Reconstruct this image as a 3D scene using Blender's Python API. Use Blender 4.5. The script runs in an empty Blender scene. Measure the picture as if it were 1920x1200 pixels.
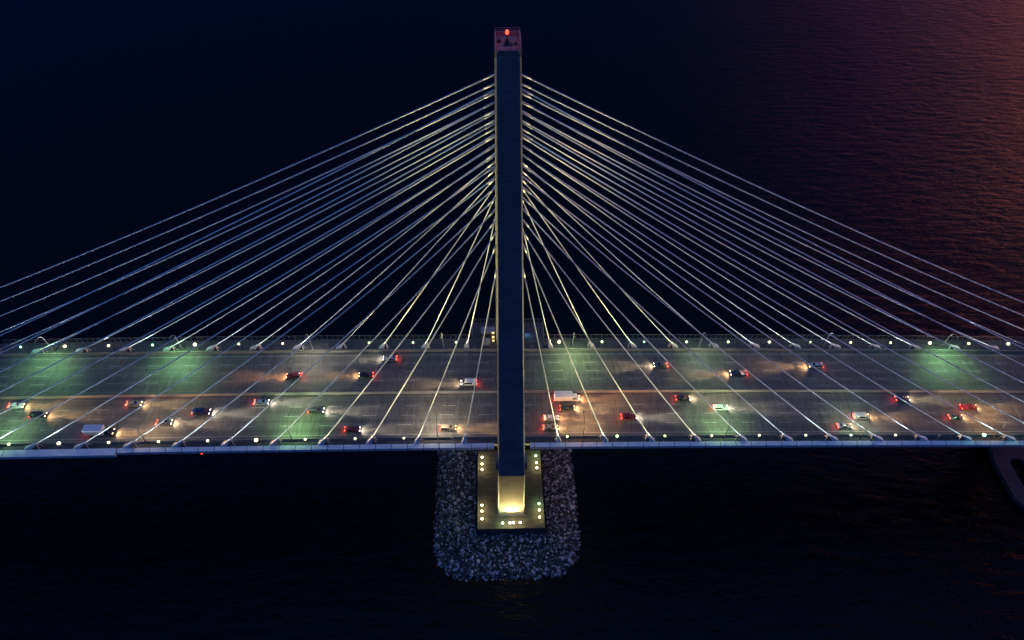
import bpy, math, random
from math import sin, cos, pi, radians, sqrt, atan2
from mathutils import Vector, Matrix

random.seed(7)
sc = bpy.context.scene
COL = sc.collection

# ------------------------------------------------------------------ camera
cam_data = bpy.data.cameras.new('camera')
cam = bpy.data.objects.new('camera', cam_data)
COL.objects.link(cam)
PIT, YAW, ROL = 0.85283135, 0.02806255, 0.00048434
F = Vector((sin(YAW) * cos(PIT), cos(YAW) * cos(PIT), -sin(PIT)))
R = F.cross(Vector((0, 0, 1))).normalized()
U = R.cross(F)
R2 = R * cos(ROL) + U * sin(ROL)
U2 = U * cos(ROL) - R * sin(ROL)
mw = Matrix((R2, U2, -F)).transposed().to_4x4()
mw.translation = Vector((-2.845, -123.241, 237.047))
cam.matrix_world = mw
cam_data.sensor_width = 36.0
cam_data.lens = 1224.325 / 1920 * 36.0
cam_data.clip_start = 1.0
cam_data.clip_end = 20000
sc.camera = cam

# ------------------------------------------------------------------ render settings
sc.render.engine = 'CYCLES'
cy = sc.cycles
cy.use_denoising = True
cy.max_bounces = 4
cy.diffuse_bounces = 2
cy.glossy_bounces = 2
cy.transmission_bounces = 2
cy.sample_clamp_indirect = 4.0
cy.sample_clamp_direct = 0.0
cy.caustics_reflective = False
cy.caustics_refractive = False
cy.use_light_tree = True
vs = sc.view_settings
vs.view_transform = 'Standard'
vs.look = 'None'
vs.exposure = 0.0
vs.gamma = 1.0

# ------------------------------------------------------------------ dusk sky
GLOW_AZ = 63.0                       # degrees right of the view axis: last of the sunset and the city beyond
W = bpy.data.worlds.new('World')
sc.world = W
W.use_nodes = True
nt = W.node_tree
nt.nodes.clear()


def N(t, kind, **kw):
    n = t.nodes.new(kind)
    for k, v in kw.items():
        setattr(n, k, v)
    return n


def M(t, op, a, b=None, c=None, clamp=False):
    n = t.nodes.new('ShaderNodeMath')
    n.operation = op
    n.use_clamp = clamp
    for i, v in enumerate((a, b, c)):
        if v is None:
            continue
        if isinstance(v, (int, float)):
            n.inputs[i].default_value = v
        else:
            t.links.new(v, n.inputs[i])
    return n.outputs[0]


def VS(t, col, fac):
    """colour times a scalar socket"""
    n = t.nodes.new('ShaderNodeVectorMath')
    n.operation = 'SCALE'
    if isinstance(col, tuple):
        n.inputs[0].default_value = col
    else:
        t.links.new(col, n.inputs[0])
    if isinstance(fac, (int, float)):
        n.inputs['Scale'].default_value = fac
    else:
        t.links.new(fac, n.inputs['Scale'])
    return n.outputs[0]


def VOP(t, op, a, b):
    n = t.nodes.new('ShaderNodeVectorMath')
    n.operation = op
    for i, v in enumerate((a, b)):
        if isinstance(v, tuple):
            n.inputs[i].default_value = v
        else:
            t.links.new(v, n.inputs[i])
    return n.outputs[0]


sky = N(nt, 'ShaderNodeTexSky', sky_type='NISHITA')
sky.sun_disc = False
sky.sun_elevation = radians(-3.0)
sky.sun_rotation = radians(GLOW_AZ)
sky.altitude = 0
tc = N(nt, 'ShaderNodeTexCoord')
sep = N(nt, 'ShaderNodeSeparateXYZ')
nt.links.new(tc.outputs['Generated'], sep.inputs[0])
zz = M(nt, 'MAXIMUM', sep.outputs['Z'], 0.0)
hl = M(nt, 'SQRT', M(nt, 'MAXIMUM', M(nt, 'SUBTRACT', 1.0, M(nt, 'MULTIPLY', zz, zz)), 1e-4))
ga = radians(GLOW_AZ)
dt = M(nt, 'DIVIDE', M(nt, 'ADD', M(nt, 'MULTIPLY', sep.outputs['X'], sin(ga)),
                       M(nt, 'MULTIPLY', sep.outputs['Y'], cos(ga))), hl)
dt = M(nt, 'MAXIMUM', dt, 0.0)
az_n = M(nt, 'POWER', dt, 30.0)      # narrow band of afterglow
az_w = M(nt, 'POWER', dt, 11.0)       # wider purple shoulder
low = M(nt, 'POWER', 2.718, M(nt, 'MULTIPLY', zz, -5.0))
mid = M(nt, 'POWER', 2.718, M(nt, 'MULTIPLY', zz, -6.5))
upz = M(nt, 'POWER', zz, 2.0)
blue = VOP(nt, 'ADD', VS(nt, (0.0008, 0.0050, 0.075), 1.0), VS(nt, (0.052, 0.175, 0.55), upz))
glow = VS(nt, (4.0, 1.15, 0.25), M(nt, 'MULTIPLY', az_n, low))
purp = VS(nt, (2.5, 0.64, 0.66), M(nt, 'MULTIPLY', az_w, mid))
tot = VOP(nt, 'ADD', VOP(nt, 'ADD', blue, glow), purp)
skyb = VS(nt, VOP(nt, 'MULTIPLY', sky.outputs[0], (0.35, 0.6, 1.0)), 0.06)
tot = VOP(nt, 'ADD', tot, skyb)
bg = N(nt, 'ShaderNodeBackground')
nt.links.new(tot, bg.inputs['Color'])
bg.inputs['Strength'].default_value = 1.0
wo = N(nt, 'ShaderNodeOutputWorld')
nt.links.new(bg.outputs[0], wo.inputs['Surface'])

# ------------------------------------------------------------------ lamp powers (watts)
P_CABLE = 8500.0        # upward flood of each cable lamp
P_LOCAL = 210.0         # its spill on the deck
P_ROAD = 8000.0         # road luminaires
P_HEAD = 80000.0
P_MAST = 300000.0       # narrow floods by the tower, aimed up the mast        # headlamp pair
P_BASE_SIDE = 30000.0    # floods on the footing
P_BASE_FRONT = 13000.0

# ------------------------------------------------------------------ geometry helpers
S = 14.63


def dz(x):
    """roadway level along the bridge (crest curve)"""
    xx = x + 0.274
    return 60.0 - 0.02793 * xx - 6.436e-5 * xx * xx


class MB:
    def __init__(self):
        self.v, self.f, self.sm = [], [], []

    def add(self, vs_, fs, smooth=False):
        o = len(self.v)
        self.v += [tuple(p) for p in vs_]
        self.f += [tuple(i + o for i in f) for f in fs]
        self.sm += [smooth] * len(fs)

    def box(self, x0, x1, y0, y1, z0, z1, bev=0.0):
        if bev <= 0:
            v = [(x0, y0, z0), (x1, y0, z0), (x1, y1, z0), (x0, y1, z0),
                 (x0, y0, z1), (x1, y0, z1), (x1, y1, z1), (x0, y1, z1)]
            self.add(v, [(3, 2, 1, 0), (4, 5, 6, 7), (0, 1, 5, 4), (1, 2, 6, 5), (2, 3, 7, 6), (3, 0, 4, 7)])
        else:
            b = bev
            secs = []
            for z, i in ((z0, b), (z0 + b, 0), (z1 - b, 0), (z1, b)):
                secs.append([(x0 + i + b, y0 + i, z), (x1 - i - b, y0 + i, z), (x1 - i, y0 + i + b, z), (x1 - i, y1 - i - b, z),
                             (x1 - i - b, y1 - i, z), (x0 + i + b, y1 - i, z), (x0 + i, y1 - i - b, z), (x0 + i, y0 + i + b, z)])
            self.loft(secs)

    def loft(self, secs, cap=True, smooth=False):
        n = len(secs[0])
        v = [p for s in secs for p in s]
        f = []
        for k in range(len(secs) - 1):
            for i in range(n):
                j = (i + 1) % n
                f.append((k * n + i, k * n + j, (k + 1) * n + j, (k + 1) * n + i))
        if cap:
            f.append(tuple(reversed(range(n))))
            f.append(tuple((len(secs) - 1) * n + i for i in range(n)))
        self.add(v, f, smooth)

    def tube(self, pts, rad, n=8, smooth=True, cap=True):
        pts = [Vector(p) for p in pts]
        rads = rad if isinstance(rad, (list, tuple)) else [rad] * len(pts)
        secs = []
        for i, p in enumerate(pts):
            a = pts[max(i - 1, 0)]
            b = pts[min(i + 1, len(pts) - 1)]
            d = (b - a).normalized()
            ref = Vector((0, 0, 1)) if abs(d.z) < 0.95 else Vector((1, 0, 0))
            s = d.cross(ref).normalized()
            t = s.cross(d)
            secs.append([p + (s * cos(2 * pi * k / n) + t * sin(2 * pi * k / n)) * rads[i] for k in range(n)])
        self.loft(secs, cap, smooth)

    def sphere(self, c, r, nu=12, nv=8, sz=1.0):
        v, f = [], []
        for i in range(nv + 1):
            th = pi * i / nv
            for j in range(nu):
                ph = 2 * pi * j / nu
                v.append((c[0] + r * sin(th) * cos(ph), c[1] + r * sin(th) * sin(ph), c[2] + r * cos(th) * sz))
        for i in range(nv):
            for j in range(nu):
                j2 = (j + 1) % nu
                f.append((i * nu + j, (i + 1) * nu + j, (i + 1) * nu + j2, i * nu + j2))
        self.add(v, f, True)

    def along(self, xs, prof, closed=True):
        """sweep a (y, dz) profile along the deck curve"""
        secs = [[(x, y, dz(x) + z) for (y, z) in prof] for x in xs]
        n = len(prof)
        v = [p for s in secs for p in s]
        f = []
        m = n if closed else n - 1
        for k in range(len(secs) - 1):
            for i in range(m):
                j = (i + 1) % n
                f.append((k * n + i, (k + 1) * n + i, (k + 1) * n + j, k * n + j))
        if closed:
            f.append(tuple(range(n)))
            f.append(tuple((len(secs) - 1) * n + i for i in reversed(range(n))))
        self.add(v, f)

    def build(self, name, mat, parent=None, fix=True):
        me = bpy.data.meshes.new(name)
        me.from_pydata(self.v, [], self.f)
        me.polygons.foreach_set('use_smooth', self.sm)
        me.update()
        if fix:
            import bmesh
            bm = bmesh.new()
            bm.from_mesh(me)
            bmesh.ops.recalc_face_normals(bm, faces=bm.faces)
            bm.to_mesh(me)
            bm.free()
        o = bpy.data.objects.new(name, me)
        COL.objects.link(o)
        if mat:
            me.materials.append(mat)
        if parent:
            o.parent = parent
        return o


def rng(a, b, step):
    n = max(1, int(math.ceil((b - a) / step)))
    return [a + (b - a) * i / n for i in range(n + 1)]


def tag(o, label=None, cat=None, group=None, kind=None):
    for k, v in (('label', label), ('category', cat), ('group', group), ('kind', kind)):
        if v:
            o[k] = v
    return o


def thing(name, loc, label, cat, group=None, rz=0.0):
    o = bpy.data.objects.new(name, None)
    o.empty_display_size = 0.5
    COL.objects.link(o)
    o.location = loc
    o.rotation_euler = (0, 0, rz)
    return tag(o, label, cat, group)


def lamp(name, kind, parent, loc, energy, color, radius=0.15, aim=None, cone=120, blend=0.5):
    d = bpy.data.lights.new(name, kind)
    d.energy = energy
    d.color = color
    d.shadow_soft_size = radius
    if kind == 'SPOT':
        d.spot_size = radians(cone)
        d.spot_blend = blend
    o = bpy.data.objects.new(name, d)
    COL.objects.link(o)
    o.parent = parent
    o.location = loc
    if aim is not None:
        o.rotation_euler = Vector(aim).to_track_quat('-Z', 'Y').to_euler()
    return o


ORD = ['zeroth', 'first', 'second', 'third', 'fourth', 'fifth', 'sixth', 'seventh', 'eighth', 'ninth', 'tenth',
       'eleventh', 'twelfth', 'thirteenth', 'fourteenth', 'fifteenth', 'sixteenth', 'seventeenth']

# ------------------------------------------------------------------ materials


def pbr(name, col, rough=0.7, metal=0.0, spec=0.5, emit=None, estr=0.0):
    m = bpy.data.materials.new(name)
    m.use_nodes = True
    b = m.node_tree.nodes['Principled BSDF']
    b.inputs['Base Color'].default_value = (*col, 1)
    b.inputs['Roughness'].default_value = rough
    b.inputs['Metallic'].default_value = metal
    b.inputs['Specular IOR Level'].default_value = spec
    if emit:
        b.inputs['Emission Color'].default_value = (*emit, 1)
        b.inputs['Emission Strength'].default_value = estr
        m.cycles.emission_sampling = 'NONE'      # the lamps inside do the lighting
    return m


def noisy(name, c0, c1, scale=(1, 1, 1), detail=5, rough=0.8, bump=0.0, bscale=None, spec=0.4, metal=0.0):
    """noise-mottled surface"""
    m = pbr(name, c0, rough, metal, spec)
    t = m.node_tree
    b = t.nodes['Principled BSDF']
    tcn = N(t, 'ShaderNodeTexCoord')
    mp = N(t, 'ShaderNodeMapping')
    mp.inputs['Scale'].default_value = scale
    t.links.new(tcn.outputs['Object'], mp.inputs['Vector'])
    ns = N(t, 'ShaderNodeTexNoise')
    ns.inputs['Scale'].default_value = 1.0
    ns.inputs['Detail'].default_value = detail
    ns.inputs['Roughness'].default_value = 0.62
    t.links.new(mp.outputs[0], ns.inputs['Vector'])
    cr = N(t, 'ShaderNodeValToRGB')
    cr.color_ramp.elements[0].position = 0.32
    cr.color_ramp.elements[1].position = 0.70
    cr.color_ramp.elements[0].color = (*c0, 1)
    cr.color_ramp.elements[1].color = (*c1, 1)
    t.links.new(ns.outputs['Fac'], cr.inputs['Fac'])
    t.links.new(cr.outputs[0], b.inputs['Base Color'])
    if bump > 0:
        bp = N(t, 'ShaderNodeBump')
        bp.inputs['Strength'].default_value = bump
        t.links.new(ns.outputs['Fac'], bp.inputs['Height'])
        t.links.new(bp.outputs[0], b.inputs['Normal'])
    m['cr'] = 1
    return m


def tower_concrete():
    m = pbr('tower_concrete', (0.2, 0.2, 0.19), 0.85, 0, 0.3)
    t = m.node_tree
    b = t.nodes['Principled BSDF']
    tcn = N(t, 'ShaderNodeTexCoord')
    sp = N(t, 'ShaderNodeSeparateXYZ')
    t.links.new(tcn.outputs['Object'], sp.inputs[0])
    n1 = N(t, 'ShaderNodeTexNoise')
    n1.inputs['Scale'].default_value = 0.22
    n1.inputs['Detail'].default_value = 6
    t.links.new(tcn.outputs['Object'], n1.inputs['Vector'])
    mp = N(t, 'ShaderNodeMapping')          # board courses: long in x, short in z
    mp.inputs['Scale'].default_value = (0.10, 0.10, 2.1)
    t.links.new(tcn.outputs['Object'], mp.inputs['Vector'])
    n2 = N(t, 'ShaderNodeTexNoise')
    n2.inputs['Scale'].default_value = 1.0
    n2.inputs['Detail'].default_value = 3
    t.links.new(mp.outputs[0], n2.inputs['Vector'])
    mp3 = N(t, 'ShaderNodeMapping')          # rain streaks
    mp3.inputs['Scale'].default_value = (0.9, 0.9, 0.03)
    t.links.new(tcn.outputs['Object'], mp3.inputs['Vector'])
    n3 = N(t, 'ShaderNodeTexNoise')
    n3.inputs['Scale'].default_value = 1.0
    n3.inputs['Detail'].default_value = 4
    t.links.new(mp3.outputs[0], n3.inputs['Vector'])
    lift = M(t, 'FRACT', M(t, 'DIVIDE', sp.outputs['Z'], 5.4))
    joint = M(t, 'LESS_THAN', lift, 0.035)
    v = M(t, 'ADD', 0.05, M(t, 'MULTIPLY', n1.outputs['Fac'], 0.14))
    v = M(t, 'ADD', v, M(t, 'MULTIPLY', n2.outputs['Fac'], 0.10))
    v = M(t, 'ADD', v, M(t, 'MULTIPLY', n3.outputs['Fac'], 0.06))
    pan = N(t, 'ShaderNodeTexWhiteNoise', noise_dimensions='1D')
    t.links.new(M(t, 'FLOOR', M(t, 'DIVIDE', sp.outputs['Z'], 5.4)), pan.inputs['W'])
    v = M(t, 'MULTIPLY', v, M(t, 'ADD', 0.94, M(t, 'MULTIPLY', pan.outputs['Value'], 0.08)))
    v = M(t, 'MULTIPLY', v, M(t, 'SUBTRACT', 1.0, M(t, 'MULTIPLY', joint, 0.22)))
    t.links.new(VS(t, (1.0, 0.98, 0.93), v), b.inputs['Base Color'])
    bp = N(t, 'ShaderNodeBump')
    bp.inputs['Strength'].default_value = 0.6
    bp.inputs['Distance'].default_value = 0.12
    t.links.new(n2.outputs['Fac'], bp.inputs['Height'])
    t.links.new(bp.outputs[0], b.inputs['Normal'])
    return m


def road_mat():
    m = pbr('road_concrete', (0.15, 0.15, 0.14), 0.62, 0, 0.4)
    t = m.node_tree
    b = t.nodes['Principled BSDF']
    tcn = N(t, 'ShaderNodeTexCoord')
    sp = N(t, 'ShaderNodeSeparateXYZ')
    t.links.new(tcn.outputs['Object'], sp.inputs[0])
    X, Y = sp.outputs['X'], sp.outputs['Y']
    aY = M(t, 'ABSOLUTE', Y)

    def nz(scale, detail=4, rough=0.6, dist=0.0):
        mp = N(t, 'ShaderNodeMapping')
        mp.inputs['Scale'].default_value = scale
        t.links.new(tcn.outputs['Object'], mp.inputs['Vector'])
        n = N(t, 'ShaderNodeTexNoise')
        n.inputs['Scale'].default_value = 1.0
        n.inputs['Detail'].default_value = detail
        n.inputs['Roughness'].default_value = rough
        n.inputs['Distortion'].default_value = dist
        t.links.new(mp.outputs[0], n.inputs['Vector'])
        return n.outputs['Fac']
    groove = nz((1.25, 0.22, 1), 4, 0.65, 0.5)     # scraped transverse texture
    groove2 = nz((0.95, 0.16, 1), 3, 0.6, 0.9)
    lane = nz((0.012, 0.75, 1), 5, 0.6)            # oil and tyre bands along the lanes
    blot = nz((0.10, 0.22, 1), 5, 0.65)
    fine = nz((3.1, 3.1, 1), 3, 0.7)
    v = M(t, 'ADD', 0.030, M(t, 'MULTIPLY', lane, 0.10))
    v = M(t, 'ADD', v, M(t, 'MULTIPLY', blot, 0.06))
    g = M(t, 'SUBTRACT', M(t, 'MULTIPLY', M(t, 'ADD', groove, groove2), 0.5), 0.5)
    v = M(t, 'MULTIPLY', v, M(t, 'ADD', 1.0, M(t, 'MULTIPLY', g, 2.3)))
    v = M(t, 'MULTIPLY', v, M(t, 'ADD', 0.75, M(t, 'MULTIPLY', fine, 0.5)))
    # wheel-path wear: two faint darker bands per lane
    lw = M(t, 'FRACT', M(t, 'DIVIDE', M(t, 'SUBTRACT', aY, 1.6), 3.5))
    wear = M(t, 'ABSOLUTE', M(t, 'SUBTRACT', lw, 0.5))
    wear = M(t, 'SUBTRACT', 1.0, M(t, 'MULTIPLY', M(t, 'LESS_THAN', wear, 0.16), 0.16))
    v = M(t, 'MULTIPLY', v, wear)
    # painted lines
    worn = M(t, 'GREATER_THAN', nz((0.8, 3.0, 1), 4, 0.7), 0.40)

    def line(y, w):
        return M(t, 'LESS_THAN', M(t, 'ABSOLUTE', M(t, 'SUBTRACT', aY, y)), w)
    stag = M(t, 'MULTIPLY', M(t, 'FLOOR', M(t, 'DIVIDE', aY, 3.5)), 0.85)
    fr = M(t, 'FRACT', M(t, 'DIVIDE', M(t, 'ADD', M(t, 'ADD', X, 606.6), stag), 12.2))
    dash = M(t, 'LESS_THAN', fr, 0.36)
    dl = M(t, 'ADD', M(t, 'ADD', line(5.1, 0.09), line(8.62, 0.09)), line(12.14, 0.09))
    pm = M(t, 'MAXIMUM', M(t, 'MULTIPLY', dl, dash), line(15.65, 0.10))
    pm = M(t, 'MULTIPLY', pm, worn, clamp=True)
    yl = M(t, 'MULTIPLY', line(1.45, 0.08), worn, clamp=True)
    base = VS(t, (1.0, 0.97, 0.91), v)
    mx = N(t, 'ShaderNodeMix', data_type='RGBA')
    t.links.new(M(t, 'MULTIPLY', pm, 0.45), mx.inputs['Factor'])
    t.links.new(base, mx.inputs['A'])
    mx.inputs['B'].default_value = (0.62, 0.62, 0.58, 1)
    mx2 = N(t, 'ShaderNodeMix', data_type='RGBA')
    t.links.new(M(t, 'MULTIPLY', yl, 0.6), mx2.inputs['Factor'])
    t.links.new(mx.outputs['Result'], mx2.inputs['A'])
    mx2.inputs['B'].default_value = (0.5, 0.32, 0.05, 1)
    t.links.new(mx2.outputs['Result'], b.inputs['Base Color'])
    bp = N(t, 'ShaderNodeBump')
    bp.inputs['Strength'].default_value = 0.5
    bp.inputs['Distance'].default_value = 0.03
    t.links.new(groove, bp.inputs['Height'])
    t.links.new(bp.outputs[0], b.inputs['Normal'])
    return m


def water_mat():
    m = pbr('harbour_water', (0.0003, 0.0006, 0.0012), 0.13, 0, 0.30)
    t = m.node_tree
    b = t.nodes['Principled BSDF']
    b.inputs['IOR'].default_value = 1.33
    tcn = N(t, 'ShaderNodeTexCoord')

    def nz(scale, detail, rot=0.0, dist=0.0):
        mp = N(t, 'ShaderNodeMapping')
        mp.inputs['Scale'].default_value = scale
        mp.inputs['Rotation'].default_value = (0, 0, rot)
        t.links.new(tcn.outputs['Object'], mp.inputs['Vector'])
        n = N(t, 'ShaderNodeTexNoise')
        n.inputs['Scale'].default_value = 1.0
        n.inputs['Detail'].default_value = detail
        n.inputs['Roughness'].default_value = 0.6
        n.inputs['Distortion'].default_value = dist
        t.links.new(mp.outputs[0], n.inputs['Vector'])
        return n.outputs['Fac']
    w1 = nz((0.075, 0.26, 1), 5, radians(-8), 0.4)
    w2 = nz((0.30, 0.75, 1), 4, radians(12), 0.3)
    w3 = nz((0.006, 0.011, 1), 3, 0.3)
    h = M(t, 'ADD', M(t, 'MULTIPLY', w1, 2.4), M(t, 'MULTIPLY', w2, 0.55))
    h = M(t, 'MULTIPLY', h, M(t, 'ADD', 0.55, M(t, 'MULTIPLY', w3, 0.9)))
    bp = N(t, 'ShaderNodeBump')
    bp.inputs['Strength'].default_value = 1.0
    bp.inputs['Distance'].default_value = 0.45
    t.links.new(h, bp.inputs['Height'])
    t.links.new(bp.outputs[0], b.inputs['Normal'])
    return m


def rock_mat():
    m = pbr('rock', (0.35, 0.35, 0.36), 0.8, 0, 0.4)
    t = m.node_tree
    b = t.nodes['Principled BSDF']
    g = N(t, 'ShaderNodeNewGeometry')
    tcn = N(t, 'ShaderNodeTexCoord')
    ns = N(t, 'ShaderNodeTexNoise')
    ns.inputs['Scale'].default_value = 2.2
    ns.inputs['Detail'].default_value = 4
    t.links.new(tcn.outputs['Object'], ns.inputs['Vector'])
    cr = N(t, 'ShaderNodeValToRGB')
    e = cr.color_ramp.elements
    e[0].position, e[0].color = 0.0, (0.035, 0.035, 0.037, 1)
    e[1].position, e[1].color = 1.0, (0.62, 0.62, 0.63, 1)
    k = e.new(0.55)
    k.color = (0.12, 0.12, 0.123, 1)
    t.links.new(g.outputs['Random Per Island'], cr.inputs['Fac'])
    t.links.new(VS(t, cr.outputs[0], M(t, 'ADD', 0.55, M(t, 'MULTIPLY', ns.outputs['Fac'], 0.9))), b.inputs['Base Color'])
    return m


MAT = {
    'tower': tower_concrete(), 'road': road_mat(), 'water': water_mat(), 'rock': rock_mat(),
    'concrete': noisy('barrier_concrete', (0.15, 0.145, 0.13), (0.29, 0.28, 0.25), (0.25, 2, 2), 5, 0.85),
    'cap': noisy('footing_concrete', (0.055, 0.053, 0.04), (0.145, 0.137, 0.105), (0.18, 0.9, 0.5), 6, 0.9, 0.15),
    'walk': noisy('walk_concrete', (0.055, 0.056, 0.055), (0.11, 0.11, 0.105), (0.5, 1, 1), 5, 0.85),
    'mound': noisy('dark_stone_bed', (0.02, 0.02, 0.02), (0.06, 0.06, 0.055), (0.6, 0.6, 0.6), 5, 0.9),
    'fairing': noisy('white_fairing_paint', (0.66, 0.68, 0.70), (0.86, 0.87, 0.88), (0.5, 1.5, 1.5), 5, 0.5),
    'steel': noisy('galvanised_steel', (0.30, 0.31, 0.32), (0.48, 0.49, 0.50), (3, 3, 3), 3, 0.5),
    'pole': noisy('grey_painted_steel', (0.20, 0.20, 0.20), (0.34, 0.34, 0.34), (2, 2, 2), 3, 0.55),
    'darkpole': noisy('dark_painted_steel', (0.05, 0.05, 0.05), (0.10, 0.10, 0.10), (2, 2, 2), 3, 0.5),
    'cable': noisy('white_cable_sheath', (0.74, 0.74, 0.74), (0.88, 0.88, 0.87), (0.1, 0.1, 0.1), 3, 0.45),
    'anchor': noisy('white_anchor_paint', (0.58, 0.59, 0.61), (0.80, 0.81, 0.83), (1.5, 1.5, 1.5), 4, 0.55),
    'girder': noisy('girder_paint', (0.06, 0.065, 0.07), (0.11, 0.115, 0.12), (0.3, 1, 1), 4, 0.7),
    'black': pbr('black_rubber', (0.02, 0.02, 0.02), 0.85),
    'rim': pbr('wheel_alloy', (0.45, 0.45, 0.46), 0.35, 0.9),
    'glass': pbr('dark_glass', (0.012, 0.014, 0.016), 0.06, 0.0, 0.6),
    'beacon': pbr('red_beacon_lens', (0.6, 0.02, 0.01), 0.3, emit=(1.0, 0.05, 0.02), estr=5),
    'rednav': pbr('red_nav_lens', (0.6, 0.02, 0.01), 0.3, emit=(1.0, 0.03, 0.02), estr=9),
    'bluelens': pbr('blue_lens', (0.05, 0.2, 0.8), 0.3, emit=(0.06, 0.30, 1.0), estr=14),
    'tail': pbr('tail_lens', (0.5, 0.01, 0.01), 0.3, emit=(1.0, 0.04, 0.02), estr=22),
    'amber': pbr('amber_lens', (0.6, 0.25, 0.02), 0.3, emit=(1.0, 0.36, 0.05), estr=10),
    'work': pbr('lit_panel', (0.7, 0.55, 0.3), 0.4, emit=(1.0, 0.66, 0.22), estr=1.6),
    'yellowpost': pbr('yellow_post_paint', (0.45, 0.36, 0.08), 0.6),
}
_lens = {}


def lens(col, s):
    k = (col, s)
    if k not in _lens:
        _lens[k] = pbr('lamp_lens', (0.8, 0.8, 0.8), 0.3, emit=col, estr=s)
    return _lens[k]


_paint = {}


def paint(name, col, metal=0.3):
    if name not in _paint:
        m = pbr(name + '_car_paint', col, 0.28, metal, 0.5)
        m.node_tree.nodes['Principled BSDF'].inputs['Coat Weight'].default_value = 0.7
        _paint[name] = m
    return _paint[name]


# ------------------------------------------------------------------ water and island
mb = MB()
RW = 6000.0
mb.add([(-RW, -RW, 0), (RW, -RW, 0), (RW, RW, 0), (-RW, RW, 0)], [(0, 1, 2, 3)])
tag(mb.build('water', MAT['water']), kind='structure')


def island_ring(t):
    """outline of the stone island, t=0 at the waterline, 1 at the footing"""
    hx = 27.4 + (13.2 - 27.4) * t
    y0 = -39.5 + (-25.8 + 39.5) * t
    y1 = 39.5 + (25.8 - 39.5) * t
    r = 13.0 + (2.0 - 13.0) * t
    cx = -2.0 + 1.7 * t
    pts = []
    for (qx, qy, a0) in ((1, 1, 0), (-1, 1, 90), (-1, -1, 180), (1, -1, 270)):
        ex = cx + qx * (hx - r)
        ey = (y1 - r) if qy > 0 else (y0 + r)
        for k in range(7):
            a = radians(a0 + 15 * k)
            pts.append((ex + r * cos(a), ey + r * sin(a)))
    return pts


mb = MB()
secs = []
for t, z in ((-0.18, -1.9), (0.0, -0.75), (0.25, 1.0), (0.5, 2.7), (0.75, 4.4), (1.0, 6.1)):
    secs.append([(x, y, z) for x, y in island_ring(t)])
mb.loft(secs)
tag(mb.build('island', MAT['mound']), kind='structure')

# riprap: thousands of loose stones, one mesh
ICO_V, ICO_F = [], []
_t = (1 + sqrt(5)) / 2
_b = [(-1, _t, 0), (1, _t, 0), (-1, -_t, 0), (1, -_t, 0), (0, -1, _t), (0, 1, _t), (0, -1, -_t), (0, 1, -_t),
      (_t, 0, -1), (_t, 0, 1), (-_t, 0, -1), (-_t, 0, 1)]
_f = [(0, 11, 5), (0, 5, 1), (0, 1, 7), (0, 7, 10), (0, 10, 11), (1, 5, 9), (5, 11, 4), (11, 10, 2), (10, 7, 6), (7, 1, 8),
      (3, 9, 4), (3, 4, 2), (3, 2, 6), (3, 6, 8), (3, 8, 9), (4, 9, 5), (2, 4, 11), (6, 2, 10), (8, 6, 7), (9, 8, 1)]
_b = [Vector(p).normalized() for p in _b]


def point_in(poly, x, y):
    c = False
    j = len(poly) - 1
    for i in range(len(poly)):
        xi, yi = poly[i]
        xj, yj = poly[j]
        if (yi > y) != (yj > y) and x < (xj - xi) * (y - yi) / (yj - yi) + xi:
            c = not c
        j = i
    return c


RINGS = [(t / 20, island_ring(t / 20)) for t in range(-3, 21)]


def island_t(x, y):
    lo = -0.2
    for t, p in RINGS:
        if point_in(p, x, y):
            lo = t
        else:
            break
    return lo


rv, rf = [], []
rr = random.Random(3)
count = 0
cell = 0.62
yy = -42.0
while yy < 42.0:
    xx = -33.0
    while xx < 30.0:
        x = xx + rr.uniform(-0.38, 0.38)
        y = yy + rr.uniform(-0.38, 0.38)
        xx += cell
        if abs(x + 0.3) < 12.9 and -25.3 < y < 25.3:
            continue
        if y > 14 and rr.random() < 0.5:
            continue
        edge = rr.gauss(0, 0.018)
        t = island_t(x, y)
        if t < -0.01 + edge:
            continue
        z = -0.25 + (6.6 + 0.25) * max(0, min(1, t))
        big = 1.0 - 0.42 * max(0, min(1, (t - 0.1) / 0.7))
        r = max(0.2, min(1.1, rr.lognormvariate(-0.92, 0.36))) * (0.60 + 0.42 * big)
        ax = Vector((rr.uniform(0.75, 1.35), rr.uniform(0.75, 1.35), rr.uniform(0.55, 0.95)))
        e = Matrix.Rotation(rr.uniform(0, 6.28), 3, 'Z') @ Matrix.Rotation(rr.uniform(-0.7, 0.7), 3, 'X')
        o = len(rv)
        for p in _b:
            q = Vector((p.x * ax.x, p.y * ax.y, p.z * ax.z)) * r * rr.uniform(0.78, 1.18)
            q = e @ q
            rv.append((x + q.x, y + q.y, z + 0.12 + q.z + rr.random() * 0.001))
        rf += [(a + o, b_ + o, c + o) for a, b_, c in _f]
        count += 1
    yy += cell
me = bpy.data.meshes.new('riprap')
me.from_pydata(rv, [], rf)
me.materials.append(MAT['rock'])
ro = bpy.data.objects.new('riprap', me)
COL.objects.link(ro)
tag(ro, 'loose grey boulders heaped around the concrete tower footing at the waterline', 'rocks', kind='stuff')
print('stones', count)

# ------------------------------------------------------------------ tower
LEAN = 0.1822
KY, KZ = -26.75, 53.2
BY, BZ = -19.55, 10.0


def leg_front(z):
    """y of the near leg's outer face"""
    if z >= KZ:
        return KY + (z - KZ) * (-4.0 - KY) / (178.0 - KZ)
    return KY + (KZ - z) * (BY - KY) / (KZ - BZ)


def leg_half(z):
    if z >= KZ:
        return 4.17 + (z - KZ) * (2.52 - 4.17) / (178 - KZ)
    return 4.17 + (KZ - z) * (4.72 - 4.17) / (KZ - BZ)


def leg_depth(z):
    return 5.6 if z < KZ else 5.6 + (z - KZ) * (3.98 - 5.6) / (178 - KZ)


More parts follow.
